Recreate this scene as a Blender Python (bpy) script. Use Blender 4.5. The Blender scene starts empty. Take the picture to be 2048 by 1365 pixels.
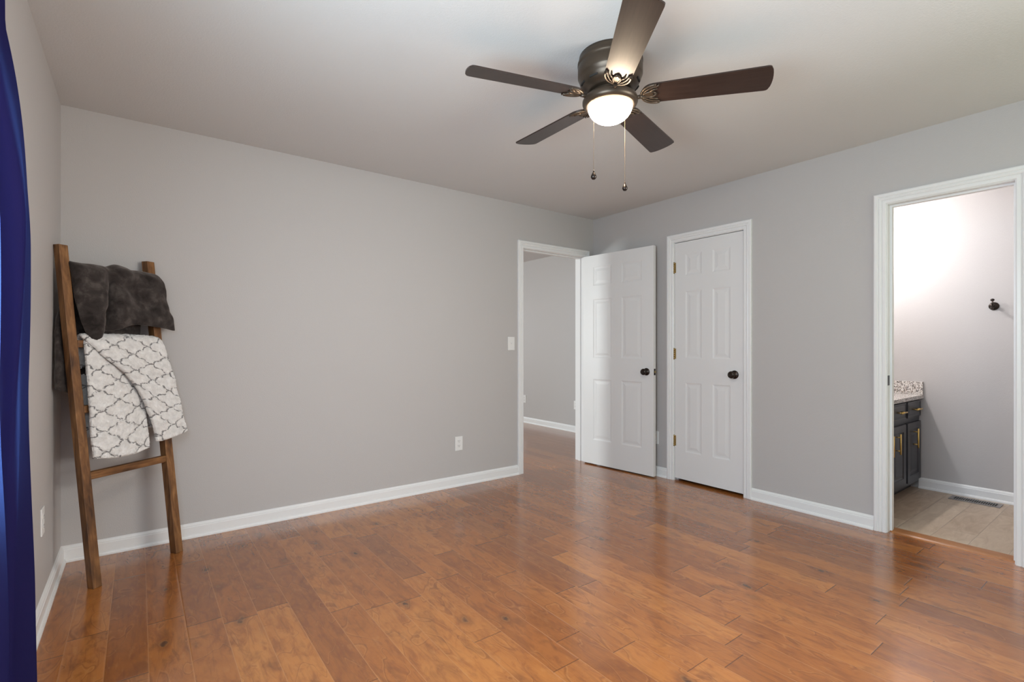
import bpy, bmesh, math, random
from mathutils import Vector, Matrix, noise
SC = bpy.context.scene
COL = SC.collection
PI = math.pi

# ------------------------------------------------------------------ camera
cam_d = bpy.data.cameras.new('camera')
cam = bpy.data.objects.new('camera', cam_d)
COL.objects.link(cam)
cam.location = (0.3317, -3.5663, 1.150)
cam.rotation_euler = (PI / 2, 0, -math.radians(36.825))
cam_d.sensor_width = 36.0
cam_d.lens = 997.5 / 2048 * 36.0
cam_d.shift_y = 11.5 / 2048
cam_d.clip_start = 0.02
SC.camera = cam

# ------------------------------------------------------------------ exposure, world
SC.view_settings.view_transform = 'Standard'
SC.view_settings.look = 'None'
SC.view_settings.gamma = 1.0
SC.view_settings.use_curve_mapping = False
SC.view_settings.exposure = -0.14
W = bpy.data.worlds.new('sky')
SC.world = W
W.use_nodes = True
W.node_tree.nodes['Background'].inputs['Color'].default_value = (0.80, 0.90, 1.0, 1)
W.node_tree.nodes['Background'].inputs['Strength'].default_value = 1.0

# ------------------------------------------------------------------ daylight at the windows, lamps
def area(name, loc, direction, sx, sy, power, color, spread=180):
    d = bpy.data.lights.new(name, 'AREA')
    d.shape = 'RECTANGLE'; d.size = sx; d.size_y = sy
    d.energy = power; d.color = color; d.spread = math.radians(spread)
    o = bpy.data.objects.new(name, d); COL.objects.link(o)
    o.location = loc
    o.rotation_euler = Vector(direction).to_track_quat('-Z', 'Y').to_euler()
    return o
SKY = (0.84, 0.92, 1.0)
LAWN = (0.93, 1.0, 0.80)
# window in the left wall
area('daylight_left_sky', (-0.075, -2.83, 1.475), (1, 0.12, -0.60), 1.42, 1.12, 80, (0.66, 0.83, 1.0), 175)
area('daylight_left_lawn', (-0.36, -2.83, 1.15), (0.35, 0.30, 1.2), 1.5, 1.1, 50, (0.82, 0.97, 1.0), 150)
# unseen window behind the camera, sized and placed to light the left wall
area('daylight_front_sky', (2.92, -4.52, 1.50), (-1.05, 1, -0.22), 1.75, 1.25, 43, (1.0, 0.98, 0.99), 112)
area('daylight_front_lawn', (2.92, -4.52, 1.45), (-0.2, 1, 0.2), 1.75, 1.25, 14, (0.88, 1.0, 0.55))
# window of the room beyond the hall door
area('daylight_hall_sky', (-0.58, 2.10, 1.48), (1, -0.3, -0.1), 0.72, 1.15, 110, SKY)
area('daylight_hall_lawn', (-0.64, 2.10, 1.45), (1, -0.2, 0.5), 0.76, 1.2, 50, LAWN)
area('fill_hall_far', (3.4, 4.62, 1.5), (0, -1, -0.1), 1.6, 1.2, 25, SKY)  # added fill at an unseen opening in the far wall, brightens the hall
# vanity light over the bathroom mirror
def point(name, loc, power, color, r):
    d = bpy.data.lights.new(name, 'POINT'); d.energy = power; d.color = color; d.shadow_soft_size = r
    o = bpy.data.objects.new(name, d); COL.objects.link(o); o.location = loc
    return o
for i, x in enumerate((4.55, 4.80, 5.05)):
    point('vanity_bulb', (x, -1.87, 2.06), 18, (1.0, 0.985, 1.0), 0.03)

# ------------------------------------------------------------------ node helpers
class V:
    """a socket with arithmetic"""
    def __init__(s, nt, sock): s.nt = nt; s.s = sock
    def op(s, kind, *others):
        n = s.nt.nodes.new('ShaderNodeMath'); n.operation = kind
        s.nt.links.new(s.s, n.inputs[0])
        for i, o in enumerate(others):
            if isinstance(o, V): s.nt.links.new(o.s, n.inputs[i + 1])
            else: n.inputs[i + 1].default_value = o
        return V(s.nt, n.outputs[0])
    def __add__(s, o): return s.op('ADD', o)
    def __sub__(s, o): return s.op('SUBTRACT', o)
    def __mul__(s, o): return s.op('MULTIPLY', o)
    def __truediv__(s, o): return s.op('DIVIDE', o)
    def floor(s): return s.op('FLOOR')
    def fract(s): return s.op('FRACT')
    def abs(s): return s.op('ABSOLUTE')
    def sin(s): return s.op('SINE')
    def min(s, o): return s.op('MINIMUM', o)
    def max(s, o): return s.op('MAXIMUM', o)
    def lt(s, o): return s.op('LESS_THAN', o)
    def gt(s, o): return s.op('GREATER_THAN', o)
    def smooth(s, a, b, c=0.0, d=1.0):
        n = s.nt.nodes.new('ShaderNodeMapRange'); n.interpolation_type = 'SMOOTHSTEP'
        s.nt.links.new(s.s, n.inputs[0])
        for i, v in enumerate((a, b, c, d)): n.inputs[i + 1].default_value = v
        return V(s.nt, n.outputs[0])
def new_mat(name, color=(0.8, 0.8, 0.8), rough=0.5, metal=0.0, spec=0.5):
    m = bpy.data.materials.new(name); m.use_nodes = True
    b = m.node_tree.nodes['Principled BSDF']
    b.inputs['Base Color'].default_value = (*color, 1)
    b.inputs['Roughness'].default_value = rough
    b.inputs['Metallic'].default_value = metal
    b.inputs['Specular IOR Level'].default_value = spec
    return m
def bsdf(m): return m.node_tree.nodes['Principled BSDF']
def coords(m, kind='Object'):
    n = m.node_tree.nodes.new('ShaderNodeTexCoord')
    return n.outputs[kind]
def sep(m, sock):
    n = m.node_tree.nodes.new('ShaderNodeSeparateXYZ'); m.node_tree.links.new(sock, n.inputs[0])
    return [V(m.node_tree, n.outputs[i]) for i in range(3)]
def comb(m, *v):
    n = m.node_tree.nodes.new('ShaderNodeCombineXYZ')
    for i, x in enumerate(v):
        if isinstance(x, V): m.node_tree.links.new(x.s, n.inputs[i])
        else: n.inputs[i].default_value = x
    return n.outputs[0]
def noise_tex(m, vec, scale, detail=3, rough=0.5, distort=0.0):
    n = m.node_tree.nodes.new('ShaderNodeTexNoise')
    n.inputs['Scale'].default_value = scale; n.inputs['Detail'].default_value = detail
    n.inputs['Roughness'].default_value = rough; n.inputs['Distortion'].default_value = distort
    m.node_tree.links.new(vec, n.inputs['Vector'])
    return V(m.node_tree, n.outputs[0])
def white(m, vec):
    n = m.node_tree.nodes.new('ShaderNodeTexWhiteNoise'); n.noise_dimensions = '3D'
    m.node_tree.links.new(vec, n.inputs['Vector'])
    return V(m.node_tree, n.outputs['Value'])
def ramp(m, val, stops):
    n = m.node_tree.nodes.new('ShaderNodeValToRGB')
    m.node_tree.links.new(val.s, n.inputs[0])
    el = n.color_ramp.elements
    while len(el) < len(stops): el.new(0.5)
    for e, (p, c) in zip(el, stops): e.position = p; e.color = (*c, 1)
    return n.outputs[0]
def mix(m, fac, a, b, mode='MIX'):
    n = m.node_tree.nodes.new('ShaderNodeMix'); n.data_type = 'RGBA'; n.blend_type = mode
    lk = m.node_tree.links
    for sock, v in ((n.inputs[0], fac), (n.inputs[6], a), (n.inputs[7], b)):
        if isinstance(v, V): lk.new(v.s, sock)
        elif isinstance(v, (int, float)): sock.default_value = v
        elif isinstance(v, tuple): sock.default_value = (*v, 1)
        else: lk.new(v, sock)
    return n.outputs[2]
def set_color(m, sock): m.node_tree.links.new(sock, bsdf(m).inputs['Base Color'])
def set_rough(m, v): m.node_tree.links.new(v.s, bsdf(m).inputs['Roughness'])
def bump(m, height, dist=0.001, strength=1.0):
    n = m.node_tree.nodes.new('ShaderNodeBump')
    n.inputs['Distance'].default_value = dist; n.inputs['Strength'].default_value = strength
    m.node_tree.links.new(height.s, n.inputs['Height'])
    m.node_tree.links.new(n.outputs[0], bsdf(m).inputs['Normal'])

# ------------------------------------------------------------------ materials
def paint(name, color, rough, grain=0.0, scale=250):
    m = new_mat(name, color, rough, spec=0.3)
    if grain:
        bump(m, noise_tex(m, coords(m), scale, 2), grain)
    return m
M = {}
M['wall'] = paint('grey_wall_paint', (0.50, 0.476, 0.462), 0.55, 0.0006, 180)
M['ceiling'] = paint('white_ceiling_paint', (0.66, 0.655, 0.645), 0.8, 0.0008, 140)
M['trim'] = paint('white_gloss_trim', (0.80, 0.795, 0.785), 0.28)
M['door'] = paint('white_door_paint', (0.76, 0.752, 0.742), 0.38, 0.0002, 300)
M['plastic'] = new_mat('white_plastic', (0.78, 0.77, 0.75), 0.35)
M['slot'] = new_mat('dark_slot', (0.03, 0.03, 0.03), 0.6)
M['bronze'] = new_mat('oil_rubbed_bronze', (0.045, 0.035, 0.030), 0.28, 0.85)
M['brass'] = new_mat('aged_brass', (0.50, 0.38, 0.18), 0.32, 1.0)
M['gold'] = new_mat('brushed_gold', (0.85, 0.58, 0.20), 0.28, 1.0)
M['fan_metal'] = new_mat('dark_bronze_fan_metal', (0.080, 0.058, 0.040), 0.36, 0.6)
M['chain'] = new_mat('antique_chain', (0.17, 0.13, 0.09), 0.45, 0.8)
M['register'] = new_mat('grey_brown_register_metal', (0.22, 0.20, 0.19), 0.4, 0.4)
M['cabinet'] = new_mat('charcoal_cabinet_paint', (0.042, 0.042, 0.050), 0.36)
M['dark'] = new_mat('dark_void', (0.02, 0.018, 0.016), 0.8)

def m_floor():
    m = new_mat('hand_scraped_maple_planks', rough=0.2, spec=0.5)
    X, Y, Z = sep(m, coords(m))
    w = 0.127
    r = (X - 0.107) / w
    row = r.floor()
    rf = r.fract()
    nt = m.node_tree
    rnd = white(m, comb(m, row, 3.7, 1.3))
    rnd2 = white(m, comb(m, row, 9.1, 5.5))
    L = rnd2 * 0.55 + 0.62
    q = (Y + rnd * 3.0 + 20.0) / L
    idx = q.floor(); qf = q.fract()
    pid = comb(m, row, idx, 0.5)
    p1 = white(m, pid)
    p2 = white(m, comb(m, row, idx, 7.5))
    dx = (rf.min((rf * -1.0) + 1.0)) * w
    dy = (qf.min((qf * -1.0) + 1.0)) * L
    # grain vector, shifted per plank
    gx = X + p1 * 7.0; gy = Y + p2 * 11.0
    big = noise_tex(m, comb(m, gx * 1.0, gy * 0.45, p1), 9.0, 4, 0.6, 1.2)
    fine = noise_tex(m, comb(m, gx * 1.0, gy * 0.07, p2), 75.0, 4, 0.6, 0.4)
    fleck = noise_tex(m, comb(m, gx * 1.0, gy * 0.25, p2), 40.0, 3, 0.6)
    tone = p1 * 0.40 + big * 0.60
    base = ramp(m, tone, [(0.18, (0.220, 0.069, 0.017)), (0.42, (0.340, 0.113, 0.025)),
                          (0.60, (0.415, 0.148, 0.033)), (0.85, (0.510, 0.203, 0.048))])
    c = mix(m, p2.smooth(0.80, 0.92) * 0.40, base, (0.190, 0.072, 0.030))
    c = mix(m, big.smooth(0.54, 0.68) * 0.50, c, (0.180, 0.058, 0.016))
    cloud = noise_tex(m, comb(m, gx * 1.0, gy * 0.32, p2), 24.0, 5, 0.65, 0.8)
    c = mix(m, cloud.smooth(0.46, 0.68) * 0.58, c, (0.205, 0.060, 0.018))
    c = mix(m, fine.smooth(0.48, 0.72) * 0.34, c, (0.150, 0.050, 0.018))
    c = mix(m, fleck.smooth(0.58, 0.72) * 0.22, c, (0.46, 0.21, 0.065))
    # cathedral figure: contour lines of a slow noise
    fig = noise_tex(m, comb(m, gx * 1.0, gy * 0.38, p1), 6.5, 2, 0.45, 0.6)
    line = ((fig * 6.0).fract() - 0.5).abs().smooth(0.0, 0.05, 1.0, 0.0)
    c = mix(m, line * 0.36, c, (0.15, 0.045, 0.015))
    c = mix(m, ((fig * 6.0 + 0.06).fract() - 0.5).abs().smooth(0.0, 0.04, 1.0, 0.0) * 0.18, c, (0.55, 0.26, 0.08))
    # knots
    vn = nt.nodes.new('ShaderNodeTexVoronoi'); vn.inputs['Scale'].default_value = 4.6
    wob = noise_tex(m, comb(m, X, Y, 0.0), 30.0, 2)
    nt.links.new(comb(m, X * 1.5 + wob * 0.04, Y * 0.85 + wob * 0.04, 0.0), vn.inputs['Vector'])
    kd = V(nt, vn.outputs['Distance'])
    kc = V(nt, vn.outputs['Color'])
    sel = kc.gt(0.32)
    kn = kd.smooth(0.035, 0.120, 1.0, 0.0) * sel
    halo = kd.smooth(0.08, 0.30, 1.0, 0.0) * sel
    c = mix(m, halo * 0.55, c, (0.150, 0.046, 0.014))
    c = mix(m, (kd * 22.0).sin().smooth(0.5, 1.0) * halo * 0.35, c, (0.46, 0.20, 0.06))
    c = mix(m, kn * 0.80, c, (0.050, 0.020, 0.011))
    # worn eased long edges, dark butt joints
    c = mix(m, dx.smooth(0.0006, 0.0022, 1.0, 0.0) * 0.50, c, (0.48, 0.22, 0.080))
    c = mix(m, dy.smooth(0.0008, 0.0026, 1.0, 0.0) * 0.75, c, (0.06, 0.022, 0.010))
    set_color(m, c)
    hump = noise_tex(m, comb(m, gx * 1.0, gy * 0.35, p2), 14.0, 2)
    h = dx.min(dy).smooth(0.0, 0.006) * 0.55 + hump * 0.42 + fine * 0.05 + p2 * 0.05
    bump(m, h, 0.0014, 0.55)
    set_rough(m, fine * 0.08 + big * 0.06 + 0.09)
    bsdf(m).inputs['Specular IOR Level'].default_value = 0.60
    bsdf(m).inputs['Coat Weight'].default_value = 0.45
    bsdf(m).inputs['Coat Roughness'].default_value = 0.22
    return m
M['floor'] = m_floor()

def m_tile():
    m = new_mat('tan_plank_tile', rough=0.38, spec=0.4)
    X, Y, Z = sep(m, coords(m))
    r = (Y + 2.322) / 0.171
    row = r.floor(); rf = r.fract()
    off = white(m, comb(m, row, 2.2, 0.0))
    q = (X + off * 0.9) / 0.93
    idx = q.floor(); qf = q.fract()
    p = white(m, comb(m, row, idx, 1.0))
    dx = rf.min(rf * -1.0 + 1.0) * 0.171
    dy = qf.min(qf * -1.0 + 1.0) * 0.93
    g = noise_tex(m, comb(m, X * 0.9 + p * 5.0, Y * 3.2, p), 5.0, 5, 0.65, 0.8)
    c = ramp(m, g * 0.8 + p * 0.2, [(0.25, (0.30, 0.215, 0.145)), (0.5, (0.43, 0.335, 0.245)), (0.75, (0.56, 0.46, 0.35))])
    c = mix(m, dx.min(dy).smooth(0.0012, 0.0026, 1.0, 0.0), c, (0.36, 0.29, 0.22))
    set_color(m, c)
    bump(m, dx.min(dy).smooth(0.0, 0.005), 0.0012)
    return m
M['tile'] = m_tile()

def m_wood():
    m = new_mat('walnut_stained_pine', rough=0.48, spec=0.35)
    X, Y, Z = sep(m, coords(m))
    ob = m.node_tree.nodes.new('ShaderNodeObjectInfo')
    rn = V(m.node_tree, ob.outputs['Random'])
    a = X * 1.0 + rn * 9.0
    g = noise_tex(m, comb(m, a, Y, Z * 0.10), 55.0, 4, 0.6, 0.6)
    b = noise_tex(m, comb(m, a, Y, Z * 0.35), 11.0, 3, 0.55, 1.0)
    c = ramp(m, g * 0.5 + b * 0.5, [(0.34, (0.050, 0.021, 0.009)), (0.50, (0.160, 0.070, 0.024)), (0.66, (0.310, 0.150, 0.055))])
    vn = m.node_tree.nodes.new('ShaderNodeTexVoronoi'); vn.inputs['Scale'].default_value = 6.0
    m.node_tree.links.new(comb(m, a, Y, Z * 0.75), vn.inputs['Vector'])
    kd = V(m.node_tree, vn.outputs['Distance'])
    sel = V(m.node_tree, vn.outputs['Color']).gt(0.35)
    c = mix(m, kd.smooth(0.06, 0.16, 1.0, 0.0) * sel * 0.85, c, (0.035, 0.014, 0.008))
    set_color(m, c)
    bump(m, g, 0.0008)
    return m
M['wood'] = m_wood()
M['threshold'] = new_mat('orange_threshold_wood', (0.33, 0.135, 0.045), 0.3)

def m_granite():
    m = new_mat('speckled_granite', rough=0.22)
    v = coords(m)
    a = noise_tex(m, v, 140, 2, 0.55); b = noise_tex(m, v, 90, 2, 0.5, 0.6)
    c = ramp(m, a, [(0.40, (0.07, 0.065, 0.06)), (0.47, (0.52, 0.46, 0.42)), (0.55, (0.74, 0.70, 0.66)), (0.7, (0.84, 0.82, 0.79))])
    c = mix(m, b.smooth(0.58, 0.66) * 0.6, c, (0.45, 0.34, 0.27))
    set_color(m, c)
    return m
M['granite'] = m_granite()

def m_plush():
    m = new_mat('charcoal_plush', rough=0.85, spec=0.15)
    v = coords(m)
    n = noise_tex(m, v, 16, 5, 0.62, 0.35); f = noise_tex(m, v, 420, 2)
    set_color(m, ramp(m, n, [(0.34, (0.018, 0.014, 0.013)), (0.52, (0.042, 0.034, 0.031)), (0.70, (0.092, 0.077, 0.070))]))
    b = bsdf(m)
    b.inputs['Sheen Weight'].default_value = 0.45
    b.inputs['Sheen Roughness'].default_value = 0.45
    b.inputs['Sheen Tint'].default_value = (0.62, 0.54, 0.50, 1)
    bump(m, f * 0.4 + n * 0.6, 0.004, 0.7)
    return m
M['plush'] = m_plush()

def m_trellis():
    m = new_mat('white_trellis_fleece', rough=0.9, spec=0.1)
    uv = coords(m, 'UV')
    U, Vv, _ = sep(m, uv)
    wob = noise_tex(m, uv, 26, 3, 0.6)
    wob2 = noise_tex(m, uv, 90, 2, 0.6)
    p = U / 0.178 + wob * 0.16
    q = Vv / 0.104 + wob2 * 0.16
    a = p + q; b = p - q
    la = (((a + ((b * 2 * PI).sin()).abs() * 0.12).fract()) - 0.5).abs()
    lb = (((b + ((a * 2 * PI).sin()).abs() * 0.12).fract()) - 0.5).abs()
    d = la.min(lb)
    brk = noise_tex(m, uv, 55, 2)
    line = d.smooth(0.018, 0.055, 1.0, 0.0) * brk.smooth(0.34, 0.52)
    base = ramp(m, noise_tex(m, uv, 30, 4, 0.65), [(0.3, (0.66, 0.635, 0.61)), (0.7, (0.88, 0.86, 0.835))])
    c = mix(m, line * 0.85, base, (0.105, 0.098, 0.098))
    set_color(m, c)
    fz = noise_tex(m, uv, 240, 3, 0.7)
    bump(m, fz * 0.6 + d.smooth(0.0, 0.12) * 0.6 + wob * 0.4, 0.006, 0.8)
    bsdf(m).inputs['Sheen Weight'].default_value = 0.3
    return m
M['trellis'] = m_trellis()

def m_curtain():
    m = new_mat('royal_blue_blackout_cloth', (0.017, 0.012, 0.055), 0.8, spec=0.0)
    X, Y, Z = sep(m, coords(m))
    wv = noise_tex(m, comb(m, Y * 1.0, X * 1.0, Z * 0.3), 900, 1)
    bump(m, wv, 0.0004)
    nt = m.node_tree      # thin cloth: daylight from the window glows through it
    tr = nt.nodes.new('ShaderNodeBsdfTranslucent'); tr.inputs['Color'].default_value = (0.17, 0.31, 0.85, 1)
    mx = nt.nodes.new('ShaderNodeMixShader'); mx.inputs[0].default_value = 0.20
    nt.links.new(bsdf(m).outputs[0], mx.inputs[1]); nt.links.new(tr.outputs[0], mx.inputs[2])
    nt.links.new(mx.outputs[0], nt.nodes['Material Output'].inputs['Surface'])
    return m
M['curtain'] = m_curtain()

def m_blade():
    m = new_mat('espresso_blade', rough=0.34, spec=0.5)
    X, Y, Z = sep(m, coords(m))
    g = noise_tex(m, comb(m, X * 0.06, Y, Z), 120, 3, 0.6)
    set_color(m, ramp(m, g, [(0.3, (0.024, 0.013, 0.010)), (0.7, (0.036, 0.021, 0.016))]))
    return m
M['blade'] = m_blade()

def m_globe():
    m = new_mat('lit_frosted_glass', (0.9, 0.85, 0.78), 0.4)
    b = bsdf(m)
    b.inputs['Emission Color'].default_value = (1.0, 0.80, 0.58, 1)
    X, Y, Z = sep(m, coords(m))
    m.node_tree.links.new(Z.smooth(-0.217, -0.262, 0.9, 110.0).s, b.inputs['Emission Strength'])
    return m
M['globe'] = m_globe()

def m_pane():
    m = bpy.data.materials.new('window_glass'); m.use_nodes = True
    nt = m.node_tree; nt.nodes.clear()
    out = nt.nodes.new('ShaderNodeOutputMaterial'); mx = nt.nodes.new('ShaderNodeMixShader')
    t = nt.nodes.new('ShaderNodeBsdfTransparent'); g = nt.nodes.new('ShaderNodeBsdfGlossy')
    g.inputs['Roughness'].default_value = 0.02
    mx.inputs[0].default_value = 0.06
    nt.links.new(t.outputs[0], mx.inputs[1]); nt.links.new(g.outputs[0], mx.inputs[2])
    nt.links.new(mx.outputs[0], out.inputs[0])
    return m
M['pane'] = m_pane()

# ------------------------------------------------------------------ mesh helpers
def BM(): return bmesh.new()
def box(bm, x0, x1, y0, y1, z0, z1, bev=0.0):
    t = bmesh.new()
    vs = [t.verts.new((x, y, z)) for x in (x0, x1) for y in (y0, y1) for z in (z0, z1)]
    for f in ((0, 1, 3, 2), (4, 6, 7, 5), (0, 4, 5, 1), (2, 3, 7, 6), (0, 2, 6, 4), (1, 5, 7, 3)):
        t.faces.new([vs[i] for i in f])
    if bev: bmesh.ops.bevel(t, geom=t.edges[:], offset=bev, segments=2, profile=0.6, affect='EDGES')
    bmesh.ops.recalc_face_normals(t, faces=t.faces[:])
    join(bm, t)
def join(bm, t, mat=None):
    if mat is not None: bmesh.ops.transform(t, matrix=mat, verts=t.verts[:])
    idx = {}
    for v in t.verts: idx[v] = bm.verts.new(v.co)
    for f in t.faces:
        try:
            nf = bm.faces.new([idx[v] for v in f.verts]); nf.smooth = f.smooth
        except ValueError: pass
    t.free()
def tube(bm, pts, r, seg=10, caps=True):
    pts = [Vector(p) for p in pts]
    n = len(pts); rr = r if isinstance(r, (list, tuple)) else [r] * n
    rings = []; ref = None
    for i in range(n):
        d = (pts[min(i + 1, n - 1)] - pts[max(i - 1, 0)]).normalized()
        if ref is None:
            ref = Vector((0, 0, 1)) if abs(d.z) < 0.9 else Vector((1, 0, 0))
        a = (ref - d * ref.dot(d)).normalized(); b = d.cross(a); ref = a
        rings.append([bm.verts.new(pts[i] + (a * math.cos(2 * PI * k / seg) + b * math.sin(2 * PI * k / seg)) * rr[i]) for k in range(seg)])
    for i in range(n - 1):
        for k in range(seg):
            f = bm.faces.new((rings[i][k], rings[i][(k + 1) % seg], rings[i + 1][(k + 1) % seg], rings[i + 1][k])); f.smooth = True
    if caps:
        bm.faces.new(rings[0][::-1]); bm.faces.new(rings[-1])
def lathe(bm, prof, seg=32, mat=None):
    """prof: (radius, height) from one end to the other about +Z"""
    t = bmesh.new(); rings = []
    for r, z in prof:
        if r < 1e-6: rings.append([t.verts.new((0, 0, z))])
        else: rings.append([t.verts.new((r * math.cos(2 * PI * k / seg), r * math.sin(2 * PI * k / seg), z)) for k in range(seg)])
    for a, b in zip(rings, rings[1:]):
        for k in range(seg):
            k2 = (k + 1) % seg
            q = ([a[0]] if len(a) == 1 else [a[k], a[k2]]) + ([b[0]] if len(b) == 1 else [b[k2], b[k]])
            if len(q) > 2:
                f = t.faces.new(q); f.smooth = True
    bmesh.ops.recalc_face_normals(t, faces=t.faces[:])
    join(bm, t, mat)
def axis_to(direction, loc=(0, 0, 0)):
    return Matrix.Translation(loc) @ Vector(direction).to_track_quat('Z', 'Y').to_matrix().to_4x4()
def prism(bm, outline, z0, z1, mat=None, bev=0.0):
    t = bmesh.new()
    a = [t.verts.new((x, y, z0)) for x, y in outline]; b = [t.verts.new((x, y, z1)) for x, y in outline]
    t.faces.new(a[::-1]); t.faces.new(b)
    n = len(a)
    for i in range(n): t.faces.new((a[i], a[(i + 1) % n], b[(i + 1) % n], b[i]))
    if bev:
        es = [e for e in t.edges if abs(e.verts[0].co.z - e.verts[1].co.z) < 1e-6]
        bmesh.ops.bevel(t, geom=es, offset=bev, segments=2, profile=0.6, affect='EDGES')
    bmesh.ops.recalc_face_normals(t, faces=t.faces[:])
    join(bm, t, mat)
def obj(name, bm, m, parent=None, smooth_angle=None):
    me = bpy.data.meshes.new(name)
    bm.to_mesh(me); bm.free()
    me.materials.append(M[m] if isinstance(m, str) else m)
    o = bpy.data.objects.new(name, me); COL.objects.link(o)
    if parent is not None: o.parent = parent
    return o
def tag(o, label, cat, group=None):
    o['label'] = label; o['category'] = cat
    if group: o['group'] = group
    return o
def thing(name, label, cat, loc=(0, 0, 0), rotz=0.0, group=None):
    o = bpy.data.objects.new(name, None); COL.objects.link(o)
    o.empty_display_size = 0.1
    o.location = loc; o.rotation_euler = (0, 0, rotz)
    return tag(o, label, cat, group)
def structure(o, label=None, cat=None):
    o['kind'] = 'structure'
    if label: o['label'] = label
    if cat: o['category'] = cat
    return o

# ------------------------------------------------------------------ room shell
H = 2.44
RX = 4.035            # face of the right wall
T = 0.115
FY = -4.40            # face of the wall behind the camera
HX = 5.03             # face of the wall seen through the hall door
BX = 5.43             # far wall of the bathroom
HALL = (3.13, 3.90, 2.045)
CLOS = (-1.574, -0.960, 2.045)
BATH = (-3.050, -2.490, 2.030)
J = 0.018
WL = (-3.60, -2.06, 0.85, 2.10)     # window in the left wall: y0 y1 z0 z1
WF = (2.05, 3.80, 0.85, 2.10)       # unseen window behind the camera, placed for its light: x0 x1 z0 z1
WH = (1.70, 2.50, 0.85, 2.10)       # window of the room beyond

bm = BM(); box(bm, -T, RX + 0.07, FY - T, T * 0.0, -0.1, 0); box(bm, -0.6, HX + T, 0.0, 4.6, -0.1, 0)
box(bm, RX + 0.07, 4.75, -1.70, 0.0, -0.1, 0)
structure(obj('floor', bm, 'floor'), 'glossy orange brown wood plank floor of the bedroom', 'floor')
bm = BM(); box(bm, RX + 0.07, BX + T, -3.75, -1.70, -0.1, 0)
structure(obj('floor_bathroom', bm, 'tile'), 'tan tile floor of the bathroom', 'floor')
bm = BM(); box(bm, -0.7, BX + T, FY - T, 4.7, H, H + 0.1)
structure(obj('ceiling', bm, 'ceiling'), 'smooth white ceiling above the fan', 'ceiling')
bm = BM()
box(bm, -T, HALL[0] - J, 0, T, 0, H); box(bm, HALL[1] + J, HX + T, 0, T, 0, H)
box(bm, HALL[0] - J, HALL[1] + J, 0, T, HALL[2] + J, H)
structure(obj('wall_back', bm, 'wall'), 'long grey wall behind the blanket ladder', 'wall')
bm = BM()
box(bm, RX, RX + T, FY, BATH[0] - J, 0, H); box(bm, RX, RX + T, BATH[1] + J, CLOS[0] - J, 0, H)
box(bm, RX, RX + T, CLOS[1] + J, 0, 0, H)
box(bm, RX, RX + T, BATH[0] - J, BATH[1] + J, BATH[2] + J, H); box(bm, RX, RX + T, CLOS[0] - J, CLOS[1] + J, CLOS[2] + J, H)
structure(obj('wall_right', bm, 'wall'), 'grey wall with the closet door and bathroom doorway', 'wall')
bm = BM()
box(bm, -T, 0, FY - T, WL[0], 0, H); box(bm, -T, 0, WL[1], 0, 0, H)
box(bm, -T, 0, WL[0], WL[1], 0, WL[2]); box(bm, -T, 0, WL[0], WL[1], WL[3], H)
structure(obj('wall_left', bm, 'wall'), 'grey wall beside the blue curtain', 'wall')
bm = BM()
box(bm, 0, WF[0], FY - T, FY, 0, H); box(bm, WF[1], RX + T, FY - T, FY, 0, H)
box(bm, WF[0], WF[1], FY - T, FY, 0, WF[2]); box(bm, WF[0], WF[1], FY - T, FY, WF[3], H)
structure(obj('wall_front', bm, 'wall'))
bm = BM()
box(bm, HX, HX + T, T, 4.6, 0, H)
structure(obj('wall_hall_right', bm, 'wall'), 'grey wall seen through the open hall door', 'wall')
bm = BM()
box(bm, -0.615, -0.5, -0.0, WH[0], 0, H); box(bm, -0.615, -0.5, WH[1], 4.6, 0, H)
box(bm, -0.615, -0.5, WH[0], WH[1], 0, WH[2]); box(bm, -0.615, -0.5, WH[0], WH[1], WH[3], H)
box(bm, -0.5, -T, 0, T, 0, H)
structure(obj('wall_hall_left', bm, 'wall'))
bm = BM()
box(bm, -0.5, 2.6, 4.5, 4.6, 0, H); box(bm, 4.2, HX, 4.5, 4.6, 0, H)
box(bm, 2.6, 4.2, 4.5, 4.6, 0, 0.9); box(bm, 2.6, 4.2, 4.5, 4.6, 2.1, H)
structure(obj('wall_hall_back', bm, 'wall'))
bm = BM()
box(bm, BX, BX + T, -3.75, -1.65, 0, H)
structure(obj('wall_bathroom_right', bm, 'wall'), 'light grey bathroom wall with the robe hook', 'wall')
bm = BM(); box(bm, RX + T, BX, -1.76, -1.65, 0, H); structure(obj('wall_bathroom_back', bm, 'wall'))
bm = BM(); box(bm, RX + T, BX, -3.75, -3.64, 0, H); structure(obj('wall_bathroom_front', bm, 'wall'))
bm = BM(); box(bm, 4.70, 4.80, -1.65, 0, 0, H); structure(obj('wall_closet', bm, 'wall'))

# ---- baseboards
BASE = [(0.0, 0.0), (0.024, 0.0), (0.024, 0.008), (0.019, 0.017), (0.014, 0.019), (0.014, 0.064), (0.011, 0.068), (0.011, 0.073), (0.006, 0.082), (0.0, 0.086)]
def baseboard(name, a, b, normal, label, m0=False, m1=False):
    """profile swept from a to b; normal points into the room; m0/m1 mitre the inside corners"""
    bm = BM(); a = Vector((*a, 0)); b = Vector((*b, 0)); n = Vector((*normal, 0)); d = (b - a).normalized()
    rings = []
    for P, s in ((a, 1.0 if m0 else 0.0), (b, -1.0 if m1 else 0.0)):
        rings.append([bm.verts.new(P + n * u + d * (s * u) + Vector((0, 0, z))) for u, z in BASE])
    for i in range(len(BASE) - 1):
        bm.faces.new((rings[0][i], rings[0][i + 1], rings[1][i + 1], rings[1][i]))
    bm.faces.new(rings[0]); bm.faces.new(rings[1][::-1])
    bmesh.ops.recalc_face_normals(bm, faces=bm.faces[:])
    return structure(obj(name, bm, 'trim'), label, 'baseboard')
CW = 0.064            # casing width
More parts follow.
